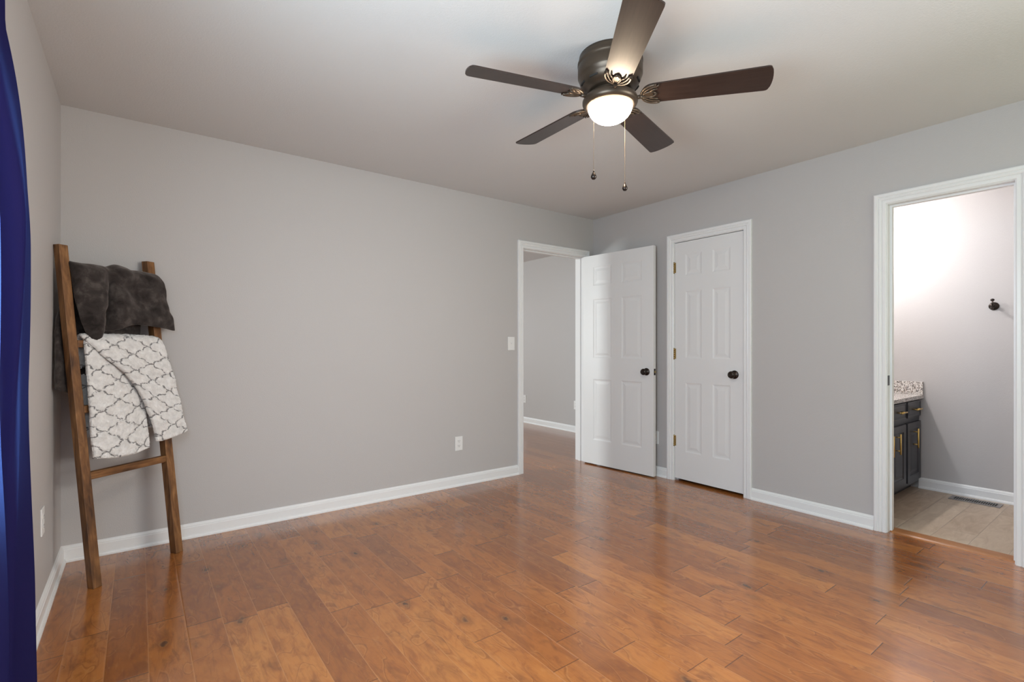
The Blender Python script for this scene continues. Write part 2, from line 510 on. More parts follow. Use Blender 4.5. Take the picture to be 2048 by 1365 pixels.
baseboard('baseboard_back', (0, 0), (HALL[0] - CW - 0.004, 0), (0, -1), 'white baseboard along the long grey wall', True, False)
baseboard('baseboard_left', (0, FY), (0, 0), (1, 0), 'white baseboard running under the blue curtain', True, True)
baseboard('baseboard_right_corner', (RX, 0), (RX, CLOS[1] + CW + 0.004), (-1, 0), 'short white baseboard behind the open door', True, False)
baseboard('baseboard_right', (RX, CLOS[0] - CW - 0.004), (RX, BATH[1] + CW + 0.004), (-1, 0), 'white baseboard between closet and bathroom doors')
baseboard('baseboard_right_front', (RX, BATH[0] - CW - 0.004), (RX, FY), (-1, 0), None, False, True)
baseboard('baseboard_front', (RX, FY), (0, FY), (0, 1), None, True, True)
baseboard('baseboard_hall', (HX, T), (HX, 4.5), (-1, 0), 'white baseboard in the room beyond the open door', True, True)
baseboard('baseboard_bathroom', (BX, -3.64), (BX, -2.30), (-1, 0), 'white baseboard behind the floor register', True, False)

# ---- door casings and jambs (colonial profile, mitred)
CAS = [(0.0, 0.0), (0.0, 0.009), (0.005, 0.012), (0.018, 0.012), (0.022, 0.009), (0.026, 0.014), (0.034, 0.017), (0.040, 0.014), (0.044, 0.019), (0.058, 0.019), (0.064, 0.015), (0.064, 0.0)]
def casing(bm, s0, s1, h, place):
    rev = 0.004
    s0 -= rev; s1 += rev; h += rev
    rows = []
    for u, o in CAS:
        rows.append([bm.verts.new(place(s, o, z)) for s, z in ((s0 - u, 0), (s0 - u, h + u), (s1 + u, h + u), (s1 + u, 0))])
    for a, b in zip(rows, rows[1:]):
        for k in range(3): bm.faces.new((a[k], a[k + 1], b[k + 1], b[k]))
    for k in (0, 3): bm.faces.new([r[k] for r in rows])
def jambs(bm, s0, s1, h, place_box, stop):
    """place_box(s0,s1,d0,d1,z0,z1): d is depth into the wall from the room face"""
    place_box(s0 - J, s0, 0, T, 0, h); place_box(s1, s1 + J, 0, T, 0, h); place_box(s0 - J, s1 + J, 0, T, h, h + J)
    a, b = stop
    place_box(s0, s0 + 0.011, a, b, 0, h); place_box(s1 - 0.011, s1, a, b, 0, h); place_box(s0 + 0.011, s1 - 0.011, a, b, h - 0.011, h)
def trim_set(name, op, axis, label, stop):
    s0, s1, h = op
    bm = BM()
    if axis == 'x':
        casing(bm, s0, s1, h, lambda s, o, z: (s, -o, z)); casing(bm, s0, s1, h, lambda s, o, z: (s, T + o, z))
        jambs(bm, s0, s1, h, lambda a, b, c, d, e, f: box(bm, a, b, c, d, e, f, 0.0008), stop)
    else:
        casing(bm, s0, s1, h, lambda s, o, z: (RX - o, s, z)); casing(bm, s0, s1, h, lambda s, o, z: (RX + T + o, s, z))
        jambs(bm, s0, s1, h, lambda a, b, c, d, e, f: box(bm, RX + c, RX + d, a, b, e, f, 0.0008), stop)
    bmesh.ops.recalc_face_normals(bm, faces=bm.faces[:])
    return structure(obj(name, bm, 'trim'), label, 'door trim')
t1 = trim_set('trim_1', HALL, 'x', 'white casing around the hall doorway in the corner', (0.040, 0.072))
t2 = trim_set('trim_2', CLOS, 'y', 'white casing around the closed closet door', (0.040, 0.072))
t3 = trim_set('trim_3', BATH, 'y', 'white casing around the open bathroom doorway', (0.045, 0.078))
def strike(parent, bx):
    bm = BM(); box(bm, *bx, 0.0008); obj('strike_plate', bm, 'bronze', parent)
strike(t1, (HALL[0] - 0.001, HALL[0] + 0.0015, 0.004, 0.034, 0.905, 0.965))
strike(t3, (RX + 0.046 - 0.042, RX + 0.036, BATH[1] - 0.0015, BATH[1] + 0.001, 0.910, 0.972))
strike(t2, (RX + 0.002, RX + 0.034, CLOS[0] - 0.001, CLOS[0] + 0.0012, 0.905, 0.965))
# wooden reducer strip under the bathroom door
bm = BM()
prism(bm, [(RX + 0.035, 0.0), (RX + 0.045, 0.006), (RX + 0.075, 0.009), (RX + 0.118, 0.009), (RX + 0.135, 0.003), (RX + 0.135, 0.0)], 0, BATH[1] - BATH[0] - 0.002,
      Matrix.Translation((0, BATH[1] - 0.001, 0)) @ Matrix.Rotation(PI / 2, 4, 'X'))
structure(obj('trim_4', bm, 'threshold'), 'orange wood threshold strip under the bathroom doorway', 'threshold')

# ---- windows
def window(name, x0, x1, z0, z1, M4):
    """local frame: x along the wall, y outwards through the wall, z up"""
    bm = BM()
    fr = 0.045
    for a in ((x0, x0 + fr, 0.02, 0.10, z0, z1), (x1 - fr, x1, 0.02, 0.10, z0, z1), (x0 + fr, x1 - fr, 0.02, 0.10, z1 - fr, z1), (x0 + fr, x1 - fr, 0.02, 0.10, z0, z0 + fr)):
        box(bm, *a, 0.003)
    zm = (z0 + z1) / 2
    box(bm, x0 + fr, x1 - fr, 0.04, 0.08, zm - 0.02, zm + 0.02, 0.003)
    t = BM(); box(t, x0 - 0.07, x1 + 0.07, -0.04, 0.02, z0 - 0.03, z0, 0.004); join(bm, t)
    for a in ((x0 - 0.064, x0, -0.018, 0, z0, z1 + 0.064), (x1, x1 + 0.064, -0.018, 0, z0, z1 + 0.064), (x0, x1, -0.018, 0, z1, z1 + 0.064), (x0 - 0.064, x1 + 0.064, -0.018, 0, z0 - 0.09, z0 - 0.03)):
        box(bm, *a, 0.003)
    bmesh.ops.transform(bm, matrix=M4, verts=bm.verts[:])
    w = structure(obj(name, bm, 'trim'))
    p = BM(); box(p, x0 + fr, x1 - fr, 0.058, 0.062, z0 + fr, zm - 0.02); box(p, x0 + fr, x1 - fr, 0.058, 0.062, zm + 0.02, z1 - fr)
    bmesh.ops.transform(p, matrix=M4, verts=p.verts[:])
    obj('pane', p, 'pane', w)
window('window_1', WL[0], WL[1], WL[2], WL[3], Matrix(((0, -1, 0, 0), (1, 0, 0, 0), (0, 0, 1, 0), (0, 0, 0, 1))))
window('window_2', WF[0], WF[1], WF[2], WF[3], Matrix(((1, 0, 0, 0), (0, -1, 0, FY), (0, 0, 1, 0), (0, 0, 0, 1))))
window('window_3', WH[0], WH[1], WH[2], WH[3], Matrix(((0, -1, 0, -0.5), (1, 0, 0, 0), (0, 0, 1, 0), (0, 0, 0, 1))))

# ------------------------------------------------------------------ panelled doors
def panel_face(bm, xs, zs, cells, y, out, steps):
    """face of a slab at depth y (normal along out*Y) cut in a grid; cells get moulded, steps = [(inset, depth)]"""
    P = {}
    def gv(x, z, yy): 
        k = (round(x, 5), round(z, 5), round(yy, 5))
        if k not in P: P[k] = bm.verts.new((x, yy, z))
        return P[k]
    for i in range(len(xs) - 1):
        for k in range(len(zs) - 1):
            a = (xs[i], xs[i + 1], zs[k], zs[k + 1])
            if (i, k) not in cells:
                bm.faces.new((gv(a[0], a[2], y), gv(a[1], a[2], y), gv(a[1], a[3], y), gv(a[0], a[3], y)))
            else:
                prev = None
                for ins, dep in [(0, 0)] + steps:
                    yy = y - out * dep
                    r = [gv(a[0] + ins, a[2] + ins, yy), gv(a[1] - ins, a[2] + ins, yy), gv(a[1] - ins, a[3] - ins, yy), gv(a[0] + ins, a[3] - ins, yy)]
                    if prev:
                        for j in range(4): bm.faces.new((prev[j], prev[(j + 1) % 4], r[(j + 1) % 4], r[j]))
                    prev = r
                bm.faces.new(prev)
def slab(bm, w, h, t, xs, zs, cells, steps, both=True):
    panel_face(bm, xs, zs, cells, 0.0, -1, steps)
    if both: panel_face(bm, xs, zs, cells, t, 1, steps)
    else: panel_face(bm, [0, w], [0, h], set(), t, 1, steps)
    for a in (((0, 0, 0), (0, t, 0), (0, t, h), (0, 0, h)), ((w, 0, 0), (w, 0, h), (w, t, h), (w, t, 0)), ((0, 0, 0), (w, 0, 0), (w, t, 0), (0, t, 0)), ((0, 0, h), (0, t, h), (w, t, h), (w, 0, h))):
        bm.faces.new([bm.verts.new(c) for c in a])
    bmesh.ops.remove_doubles(bm, verts=bm.verts[:], dist=1e-5)
    bmesh.ops.recalc_face_normals(bm, faces=bm.faces[:])
DOOR_STEPS = [(0.005, 0.0018), (0.011, 0.0040), (0.016, 0.0046), (0.024, 0.0046), (0.044, 0.0014), (0.048, 0.0010)]
def six_panel(w, h, t, stile, mull):
    pw = (w - 2 * stile - mull) / 2
    xs = [0, stile, stile + pw, stile + pw + mull, w - stile, w]
    zs = [0, 0.235, 0.825, 1.030, 1.600, 1.730, 1.914, h]
    bm = BM()
    slab(bm, w, h, t, xs, zs, {(i, k) for i in (1, 3) for k in (1, 3, 5)}, DOOR_STEPS)
    return bm
KNOB = [(0.0, 0.0), (0.032, 0.0), (0.033, 0.004), (0.030, 0.008), (0.022, 0.010), (0.012, 0.013), (0.0105, 0.026), (0.013, 0.032), (0.020, 0.036), (0.026, 0.043), (0.0285, 0.051), (0.026, 0.059), (0.019, 0.064), (0.015, 0.0650), (0.013, 0.0632), (0.008, 0.0632), (0.0, 0.066)]
def hinge(parent, loc, mat='brass'):
    bm = BM(); x, y, z = loc
    for k in range(5):
        tube(bm, [(x, y, z - 0.045 + k * 0.018 + 0.0006), (x, y, z - 0.045 + (k + 1) * 0.018 - 0.0006)], 0.0058, 12)
    lathe(bm, [(0, 0), (0.0045, 0), (0.005, 0.003), (0, 0.006)], 12, Matrix.Translation((x, y, z + 0.045)))
    lathe(bm, [(0, -0.006), (0.005, -0.003), (0.0045, 0), (0, 0)], 12, Matrix.Translation((x, y, z - 0.045)))
    return bm
# closed closet door (local x from the hinge at the left, y into the wall)
w = CLOS[1] - CLOS[0] - 0.006
d2 = obj('door_2', six_panel(w, 2.018, 0.035, 0.103, 0.098), 'door')
structure(d2, 'narrow closed white six panel closet door', 'door')
d2.matrix_world = Matrix.Translation((RX + 0.002, CLOS[1] - 0.003, 0.022)) @ Matrix.Rotation(-PI / 2, 4, 'Z')
bm = BM(); lathe(bm, KNOB, 32, axis_to((0, -1, 0), (w - 0.068, 0.0, 0.911)))
obj('door_knob', bm, 'bronze', d2)
for z in (0.32, 1.068, 1.808):
    bm = hinge(d2, (-0.004, -0.006, z)); box(bm, -0.012, 0.012, -0.0022, 0.0005, z - 0.044, z + 0.044)
    obj('hinge', bm, 'brass', d2)
# open hall door: hinged at the right jamb, swung a little past square into the room
w = HALL[1] - HALL[0] + 0.014
ang = math.radians(95.6)
piv = Matrix.Translation((HALL[1] - 0.001, -0.032, 0.012)) @ Matrix.Rotation(ang, 4, 'Z')
# closed: slab runs to -x from the pivot, thickness to +y
bm = six_panel(w, 2.026, 0.035, 0.118, 0.112)
d1 = obj('door_1', bm, 'door')
structure(d1, 'white six panel door standing open beside the hall doorway', 'door')
d1.matrix_world = piv @ Matrix.Translation((-w - 0.002, 0.006, 0))
for side in (0, 1):
    bm = BM(); lathe(bm, KNOB, 32, axis_to((0, 1 if side else -1, 0), (0.070, 0.035 if side else 0.0, 0.917)))
    obj('door_knob', bm, 'bronze', d1)
bm = BM(); box(bm, -0.0012, 0.0015, 0.0055, 0.0295, 0.888, 0.945, 0.0006); obj('latch_plate', bm, 'bronze', d1)
bm = BM(); box(bm, -0.010, 0.0, 0.011, 0.024, 0.908, 0.926, 0.002); obj('latch_bolt', bm, 'brass', d1)
for z in (0.30, 1.05, 1.80):
    bm = hinge(d1, (w + 0.004, -0.004, z)); obj('hinge', bm, 'brass', d1)

# ------------------------------------------------------------------ wall plates
def plate_frame(loc, normal):
    n = Vector(normal); up = Vector((0, 0, 1)); x = up.cross(n)
    return Matrix(((x.x, n.x, 0, loc[0]), (x.y, n.y, 0, loc[1]), (0, 0, 1, loc[2]), (0, 0, 0, 1)))
def plate_base(w=0.072, h=0.116):
    bm = BM(); box(bm, -w / 2, w / 2, 0, 0.0065, -h / 2, h / 2, 0.0028)
    return bm
def round_rect(w, h, r, n=5):
    out = []
    for cx, cy, a0 in ((w / 2 - r, h / 2 - r, 0), (-w / 2 + r, h / 2 - r, 90), (-w / 2 + r, -h / 2 + r, 180), (w / 2 - r, -h / 2 + r, 270)):
        for k in range(n): 
            a = math.radians(a0 + 90 * k / (n - 1)); out.append((cx + r * math.cos(a), cy + r * math.sin(a)))
    return out
RXM = Matrix.Rotation(PI / 2, 4, 'X') 
def outlet(loc, normal, label):
    t = thing('wall_outlet', label, 'outlet', group='white wall outlets')
    t.matrix_world = plate_frame(loc, normal)
    obj('cover_plate', plate_base(), 'plastic', t)
    for s in (-1, 1):
        bm = BM()
        prism(bm, round_rect(0.034, 0.028, 0.011), -0.0082, -0.004, Matrix.Translation((0, 0, s * 0.0195)) @ RXM)
        rc = obj('receptacle', bm, 'plastic', t)
        bm = BM()
        for a in (-0.0063, 0.0063): box(bm, a - 0.0012, a + 0.0012, 0.0078, 0.0086, s * 0.0195 - 0.001, s * 0.0195 + 0.0075)
        lathe(bm, [(0.0026, 0.0), (0.0026, 0.001), (0, 0.001)], 10, axis_to((0, 1, 0), (0, 0.0076, s * 0.0195 - 0.007)))
        obj('slot', bm, 'slot', rc)
    bm = BM(); lathe(bm, [(0.003, 0.0), (0.003, 0.0012), (0, 0.0016)], 12, axis_to((0, 1, 0), (0, 0.0062, 0)))
    obj('screw', bm, 'plastic', t)
outlet((2.450, 0, 0.350), (0, -1, 0), 'white outlet low on the long grey wall left of the hall doorway')
outlet((0, -0.662, 0.405), (1, 0, 0), 'white outlet low on the wall between the blue curtain and the ladder')
outlet((RX, -0.765, 0.340), (-1, 0, 0), 'white outlet mostly hidden behind the open hall door')
outlet((HX, 2.385, 0.358), (-1, 0, 0), 'white outlet at the left jamb edge seen through the hall doorway')
outlet((HX, 1.276, 0.365), (-1, 0, 0), 'white outlet seen through the hall doorway nearest the open door')
t = thing('light_switch', 'white light switch on the grey wall beside the hall doorway', 'switch')
t.matrix_world = plate_frame((2.990, 0, 1.178), (0, -1, 0))
obj('cover_plate', plate_base(0.074, 0.120), 'plastic', t)
bm = BM(); box(bm, -0.0055, 0.0055, 0.0055, 0.0075, -0.0125, 0.0125, 0.0006)
tb = BM(); box(tb, -0.0040, 0.0040, 0.0, 0.013, -0.0045, 0.0045, 0.001); join(bm, tb, Matrix.Translation((0, 0.004, 0.001)) @ Matrix.Rotation(math.radians(28), 4, 'X'))
obj('toggle', bm, 'plastic', t)
for s in (-1, 1):
    bm = BM(); lathe(bm, [(0.003, 0.0), (0.003, 0.0012), (0, 0.0016)], 12, axis_to((0, 1, 0), (0, 0.0062, s * 0.030)))
    obj('screw', bm, 'plastic', t)

# ------------------------------------------------------------------ ceiling fan
FC = Vector((2.0114, -2.0507, 0))
fan = thing('ceiling_fan', 'dark bronze five blade ceiling fan with a lit frosted globe', 'ceiling fan', (FC.x, FC.y, 2.44))
def fz(z): return z - 2.44
bm = BM()
lathe(bm, [(0, 0), (0.136, 0), (0.138, fz(2.428)), (0.138, fz(2.418)), (0.143, fz(2.412)), (0.143, fz(2.402)), (0.139, fz(2.398)), (0.142, fz(2.392)), (0.142, fz(2.352)), (0.139, fz(2.345)),
           (0.136, fz(2.341)), (0.134, fz(2.330)), (0.126, fz(2.312)), (0.112, fz(2.298)), (0.100, fz(2.292)), (0.098, fz(2.288)), (0.090, fz(2.286)), (0, fz(2.286))], 64)
obj('motor_housing', bm, 'fan_metal', fan)
for k in range(10):      # cooling slots around the lower bowl
    bm = BM(); a0 = 2 * PI * k / 10
    tube(bm, [(0.1265 * math.cos(a0 + da), 0.1265 * math.sin(a0 + da), fz(2.3125)) for da in [i * 0.04 for i in range(9)]], 0.0045, 6)
    obj('cooling_slot', bm, 'dark', fan)
bm = BM()
lathe(bm, [(0, fz(2.287)), (0.078, fz(2.287)), (0.080, fz(2.280)), (0.080, fz(2.271)), (0.074, fz(2.267)), (0, fz(2.267))], 40)
obj('flywheel', bm, 'fan_metal', fan)
bm = BM()
lathe(bm, [(0, fz(2.286)), (0.044, fz(2.286)), (0.044, fz(2.272)), (0.055, fz(2.270)), (0.082, fz(2.270)), (0.104, fz(2.265)), (0.116, fz(2.256)), (0.1215, fz(2.244)), (0.1215, fz(2.234)), (0.118, fz(2.226)),
           (0.110, fz(2.219)), (0.103, fz(2.217)), (0.099, fz(2.221)), (0.097, fz(2.228)), (0, fz(2.232))], 64)
kit = obj('light_kit', bm, 'fan_metal', fan)
bm = BM()
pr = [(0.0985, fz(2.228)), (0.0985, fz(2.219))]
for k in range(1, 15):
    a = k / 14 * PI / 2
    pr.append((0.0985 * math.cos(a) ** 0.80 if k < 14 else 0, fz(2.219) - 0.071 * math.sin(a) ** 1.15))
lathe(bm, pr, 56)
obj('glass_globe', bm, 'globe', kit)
# blades
def arc_pts(c, r0, r1, a0, a1, n): 
    return [(c[0] + r0 * math.cos(math.radians(a0 + (a1 - a0) * k / n)), c[1] + r1 * math.sin(math.radians(a0 + (a1 - a0) * k / n))) for k in range(n + 1)]
def blade_outline():
    pts = []
    R = 0.660; r0 = 0.135; wr = 0.056; wt = 0.068
    # rounded root
    pts += [(r0 + 0.052 - 0.052 * math.sin(math.radians(a)), wr * math.cos(math.radians(a))) for a in range(0, 181, 12)]
    pts = [(x, y) for x, y in pts]
    # lower edge to the tip (y negative), softly cambered tip
    pts += [(R - 0.034, -wt), (R - 0.026, -wt + 0.001), (R - 0.021, -wt + 0.005)]
    for k in range(1, 8):
        y = (-wt + 0.007) + (2 * wt - 0.014) * k / 8
        pts.append((R - 0.019 + 0.010 * (1 - (y / wt) ** 2), y))
    pts += [(R - 0.021, wt - 0.005), (R - 0.026, wt - 0.001), (R - 0.034, wt)]
    return pts[::-1]
bz = fz(2.2564)
rtv = Vector((math.cos(math.radians(36.825)), -math.sin(math.radians(36.825)), 0))
fwv = Vector((math.sin(math.radians(36.825)), math.cos(math.radians(36.825)), 0))
tilt_axis_m = Matrix.Rotation(math.radians(2.12), 4, fwv)
blade_me = None; iron_me = None; screw_me = None
for k in range(5):
    th = math.radians(15.945) + k * 2 * PI / 5
    M4 = Matrix.Translation((0, 0, bz)) @ tilt_axis_m @ Matrix.Rotation(th, 4, 'Z')
    pitch = Matrix.Rotation(math.radians(-12.5), 4, 'X')
    if blade_me is None:
        bm = BM(); prism(bm, blade_outline(), -0.003, 0.003, None, 0.0012)
        b = obj('blade', bm, 'blade', fan); blade_me = b.data
        bm = BM()
        # arm from the flywheel, then a scrolled bracket cupping the blade root
        Pm = Matrix.Rotation(math.radians(12.5), 4, 'X')
        tube(bm, [Pm @ Vector(p) for p in ((0.060, 0, 0.018), (0.080, 0, 0.015), (0.094, 0, 0.004), (0.106, 0, -0.007), (0.122, 0, -0.011), (0.140, 0, -0.010))], [0.011, 0.0105, 0.0095, 0.0088, 0.0085, 0.0085], 10)
        zb = -0.0065
        outer = [(0.195 - 0.060 * math.sin(math.radians(a)), 0.054 * math.cos(math.radians(a)), zb) for a in range(-14, 195, 10)]
        tube(bm, outer, 0.0052, 8)
        for s in (-1, 1):
            tube(bm, [(0.136, 0.0, zb), (0.150, s * 0.010, zb), (0.170, s * 0.016, zb), (0.188, s * 0.012, zb), (0.200, s * 0.0, zb)], 0.0042, 8)
            tube(bm, [(0.140, s * 0.008, zb), (0.160, s * 0.028, zb), (0.182, s * 0.040, zb), (0.204, s * 0.043, zb), (0.212, s * 0.052, zb)], 0.0040, 8)
            tube(bm, [(0.170, s * 0.016, zb), (0.186, s * 0.026, zb), (0.204, s * 0.030, zb)], 0.0036, 8)
        prism(bm, [(0.140, -0.020), (0.176, -0.012), (0.190, 0.0), (0.176, 0.012), (0.140, 0.020)], zb - 0.001, -0.0031)
        i_ = obj('blade_iron', bm, 'fan_metal', b); iron_me = i_.data
    else:
        b = bpy.data.objects.new('blade', blade_me); COL.objects.link(b); b.parent = fan
        i_ = bpy.data.objects.new('blade_iron', iron_me); COL.objects.link(i_); i_.parent = b
    b.matrix_local = M4 @ Matrix.Rotation(math.radians(-12.5), 4, 'X')
# pull chains
def ball_chain(loc, z_top, z_bot, bronze):
    bm = BM()
    x, y = loc[0] - FC.x, loc[1] - FC.y
    tube(bm, [(x, y, fz(z_top)), (x, y, fz(z_bot))], 0.0006, 6)
    n = int((z_top - z_bot) / 0.0042)
    for q in range(n):
        t = bmesh.new(); bmesh.ops.create_icosphere(t, subdivisions=1, radius=0.0014)
        for f in t.faces: f.smooth = True
        join(bm, t, Matrix.Translation((x, y, fz(z_top - 0.002 - q * 0.0042))))
    c = obj('pull_chain', bm, 'chain', fan)
    bm = BM()
    h = 0.036
    lathe(bm, [(0, 0.0), (0.006, -0.0), (0.0095, 0.004), (0.0125, 0.010), (0.0115, 0.016), (0.0075, 0.024), (0.0045, 0.030), (0.0030, 0.033), (0.0032, 0.036), (0.0018, 0.040), (0, 0.040)], 20, Matrix.Translation((x, y, fz(z_bot) - 0.038)))
    obj('pull_fob', bm, bronze, c)
ball_chain((1.9075, -2.0510), 2.230, 1.912, 'bronze')
ball_chain((2.1200, -2.0430), 2.230, 1.905, 'bronze')

# ------------------------------------------------------------------ blanket ladder
LO = Vector((0.332, -0.3335, 0)); LA = math.atan2(0.60474, 0.79643)
LK = 0.213 / 1.64
LM = Matrix.Translation(LO) @ Matrix.Rotation(LA, 4, 'Z')
lad = thing('blanket_ladder', 'brown stained wooden blanket ladder leaning in the room corner', 'ladder', LO, LA)
def leaning_bar(s0, s1, d, h0, h1, splay=0.0):
    bm = BM(); t = bmesh.new()
    n = 12; rings = []
    for k in range(n + 1):
        h = h0 + (h1 - h0) * k / n
        rings.append([t.verts.new((s + splay * h, LK * h + q, h)) for s, q in ((s0, -d), (s1, -d), (s1, d), (s0, d))])
    for a, b in zip(rings, rings[1:]):
        for j in range(4): t.faces.new((a[j], a[(j + 1) % 4], b[(j + 1) % 4], b[j]))
    t.faces.new(rings[0][::-1]); t.faces.new(rings[-1])
    bmesh.ops.recalc_face_normals(t, faces=t.faces[:])
    es = [e for e in t.edges if len(e.link_faces) == 2 and e.calc_face_angle(0) > 0.5]
    bmesh.ops.bevel(t, geom=es, offset=0.0022, segments=2, profile=0.5, affect='EDGES')
    join(bm, t); return bm
obj('rail', leaning_bar(-0.231, -0.191, 0.0200, 0, 1.648, -0.0062), 'wood', lad)
obj('rail', leaning_bar(0.193, 0.236, 0.0215, 0, 1.636), 'wood', lad)
for hz in (0.523, 0.845, 1.165, 1.500):
    t = bmesh.new()
    bmesh.ops.create_cube(t, size=1.0)
    bmesh.ops.scale(t, vec=(0.036, 0.034, 0.392), verts=t.verts[:])
    bmesh.ops.bevel(t, geom=t.edges[:], offset=0.003, segments=2, profile=0.5, affect='EDGES')
    bm = BM(); join(bm, t)
    o = obj('rung', bm, 'wood', lad)
    o.matrix_local = Matrix.Translation((0, LK * hz, hz)) @ Matrix.Rotation(PI / 2, 4, 'Y')

# ---- blankets: control nets (s along the rung, off = distance in front of the ladder plane, h = height)
def catmull(p, t):
    n = len(p) - 1; x = t * n; i = min(int(x), n - 1); f = x - i
    P = [p[max(i - 1, 0)], p[i], p[i + 1], p[min(i + 2, n)]]
    return 0.5 * ((2 * P[1]) + (P[2] - P[0]) * f + (2 * P[0] - 5 * P[1] + 4 * P[2] - P[3]) * f * f + (3 * P[1] - P[0] - 3 * P[2] + P[3]) * f ** 3)
def net_sheet(bm, net, nu, nv, thick, rough=0.0, seed=0.0, uv=None, freq=9.0, round_edge=True, uvo=(0, 0), fuzz=0.0):
    rows = [[Vector((s, LK * h - off, h)) for s, off, h in r] for r in net]
    G = []
    for j in range(nv + 1):
        tj = j / nv
        ctl = [catmull([r[c] for r in rows], tj) for c in range(len(rows[0]))]
        G.append([catmull(ctl, i / nu) for i in range(nu + 1)])
    wallclamp = LM; inv = LM.inverted()
    nrm = [[None] * (nu + 1) for _ in range(nv + 1)]
    for j in range(nv + 1):
        for i in range(nu + 1):
            du = G[j][min(i + 1, nu)] - G[j][max(i - 1, 0)]; dv = G[min(j + 1, nv)][i] - G[max(j - 1, 0)][i]
            n = du.cross(dv); nrm[j][i] = n.normalized() if n.length > 1e-9 else Vector((0, -1, 0))
    # arc length coordinates for the pattern
    UVc = [[None] * (nu + 1) for _ in range(nv + 1)]
    acc = 0.0
    for j in range(nv + 1):
        if j: acc += (G[j][nu // 2] - G[j - 1][nu // 2]).length
        for i in range(nu + 1): UVc[j][i] = (G[j][i].x + uvo[0], acc + uvo[1])
    sides = []
    for sgn in (1, -1):
        L = []
        for j in range(nv + 1):
            row = []
            for i in range(nu + 1):
                e = min(i, nu - i, j, nv - j)
                th = thick / 2 * (math.sqrt(1 - (1 - min(e / (3.0 if nu < 100 else 6.0), 1)) ** 2) if round_edge else 1)
                p = G[j][i]
                d = noise.noise(p * freq + Vector((seed, 0, 0))) * rough + noise.noise(p * freq * 3.3 + Vector((seed, 5, 0))) * rough * 0.35
                if fuzz: d += noise.noise(p * 130 + Vector((seed, sgn, 0))) * fuzz + noise.noise(p * 260 + Vector((seed, sgn, 3))) * fuzz * 0.6
                q = p + nrm[j][i] * (sgn * th + d)
                wp = LM @ q
                wp.x = max(wp.x, 0.006 + (0.003 if sgn < 0 else 0)); wp.y = min(wp.y, -0.006)
                row.append(bm.verts.new(inv @ wp))
            L.append(row)
        sides.append(L)
    fu = []
    for sgn, L in zip((1, -1), sides):
        for j in range(nv):
            for i in range(nu):
                q = (L[j][i], L[j][i + 1], L[j + 1][i + 1], L[j + 1][i])
                c = (UVc[j][i], UVc[j][i + 1], UVc[j + 1][i + 1], UVc[j + 1][i])
                if sgn < 0: q = q[::-1]; c = c[::-1]
                f = bm.faces.new(q); f.smooth = True
                if uv is not None:
                    for lp, cc in zip(f.loops, c): lp[uv].uv = cc
    A, B = sides
    rim = [(0, i) for i in range(nu)] + [(j, nu) for j in range(nv)] + [(nv, i) for i in range(nu, 0, -1)] + [(j, 0) for j in range(nv, 0, -1)]
    for k in range(len(rim)):
        a = rim[k]; b = rim[(k + 1) % len(rim)]
        f = bm.faces.new((A[a[0]][a[1]], B[a[0]][a[1]], B[b[0]][b[1]], A[b[0]][b[1]])); f.smooth = True
        if uv is not None:
            cs = (UVc[a[0]][a[1]], UVc[a[0]][a[1]], UVc[b[0]][b[1]], UVc[b[0]][b[1]])
            for lp, cc in zip(f.loops, cs): lp[uv].uv = cc

bm = BM()
dark_net = [
    [(-.273, -.036, .950), (-.215, -.040, .925), (-.15, -.036, .918), (-.08, -.044, .92), (-.01, -.038, .925), (.05, -.044, .92), (.10, -.04, .93), (.15, -.04, .94)],
    [(-.262, -.036, 1.12), (-.205, -.046, 1.11), (-.14, -.038, 1.10), (-.08, -.050, 1.10), (-.01, -.040, 1.10), (.05, -.050, 1.10), (.10, -.042, 1.10), (.155, -.04, 1.10)],
    [(-.240, -.036, 1.30), (-.190, -.044, 1.30), (-.13, -.038, 1.30), (-.07, -.048, 1.30), (-.01, -.040, 1.30), (.05, -.048, 1.30), (.11, -.042, 1.30), (.16, -.04, 1.30)],
    [(-.186, -.038, 1.46), (-.150, -.044, 1.46), (-.10, -.042, 1.46), (-.05, -.046, 1.46), (0, -.042, 1.46), (.06, -.046, 1.46), (.12, -.042, 1.46), (.165, -.04, 1.46)],
    [(-.200, -.032, 1.525), (-.140, -.036, 1.53), (-.08, -.034, 1.53), (-.04, -.034, 1.52), (.01, -.036, 1.53), (.07, -.036, 1.53), (.13, -.034, 1.525), (.168, -.032, 1.52)],
    [(-.207, .004, 1.566), (-.150, .004, 1.566), (-.070, .004, 1.560), (-.020, .002, 1.560), (.030, .006, 1.574), (.090, .006, 1.562), (.150, .008, 1.556), (.186, .016, 1.552)],
    [(-.204, .024, 1.530), (-.150, .054, 1.536), (-.080, .054, 1.532), (-.028, .036, 1.522), (.015, .068, 1.540), (.098, .062, 1.535), (.178, .064, 1.536), (.228, .052, 1.530)],
    [(-.200, .022, 1.436), (-.150, .056, 1.44), (-.088, .058, 1.44), (-.042, .022, 1.44), (-.006, .070, 1.45), (.085, .054, 1.45), (.180, .074, 1.45), (.250, .056, 1.447)],
    [(-.194, .022, 1.372), (-.154, .050, 1.37), (-.100, .062, 1.37), (-.046, .012, 1.37), (-.012, .078, 1.375), (.080, .060, 1.37), (.185, .080, 1.36), (.268, .056, 1.352)],
    [(-.176, .022, 1.282), (-.150, .048, 1.27), (-.110, .058, 1.27), (-.060, .010, 1.29), (-.024, .086, 1.300), (.070, .078, 1.315), (.190, .076, 1.300), (.284, .058, 1.282)],
    [(-.150, .026, 1.205), (-.136, .044, 1.180), (-.112, .040, 1.176), (-.084, .010, 1.225), (-.036, .070, 1.238), (.048, .068, 1.268), (.165, .060, 1.262), (.292, .058, 1.243)],
]
net_sheet(bm, dark_net, 96, 170, 0.024, 0.0130, 3.0, None, 9.0)
o = obj('throw_blanket', bm, 'plush'); o.matrix_world = LM
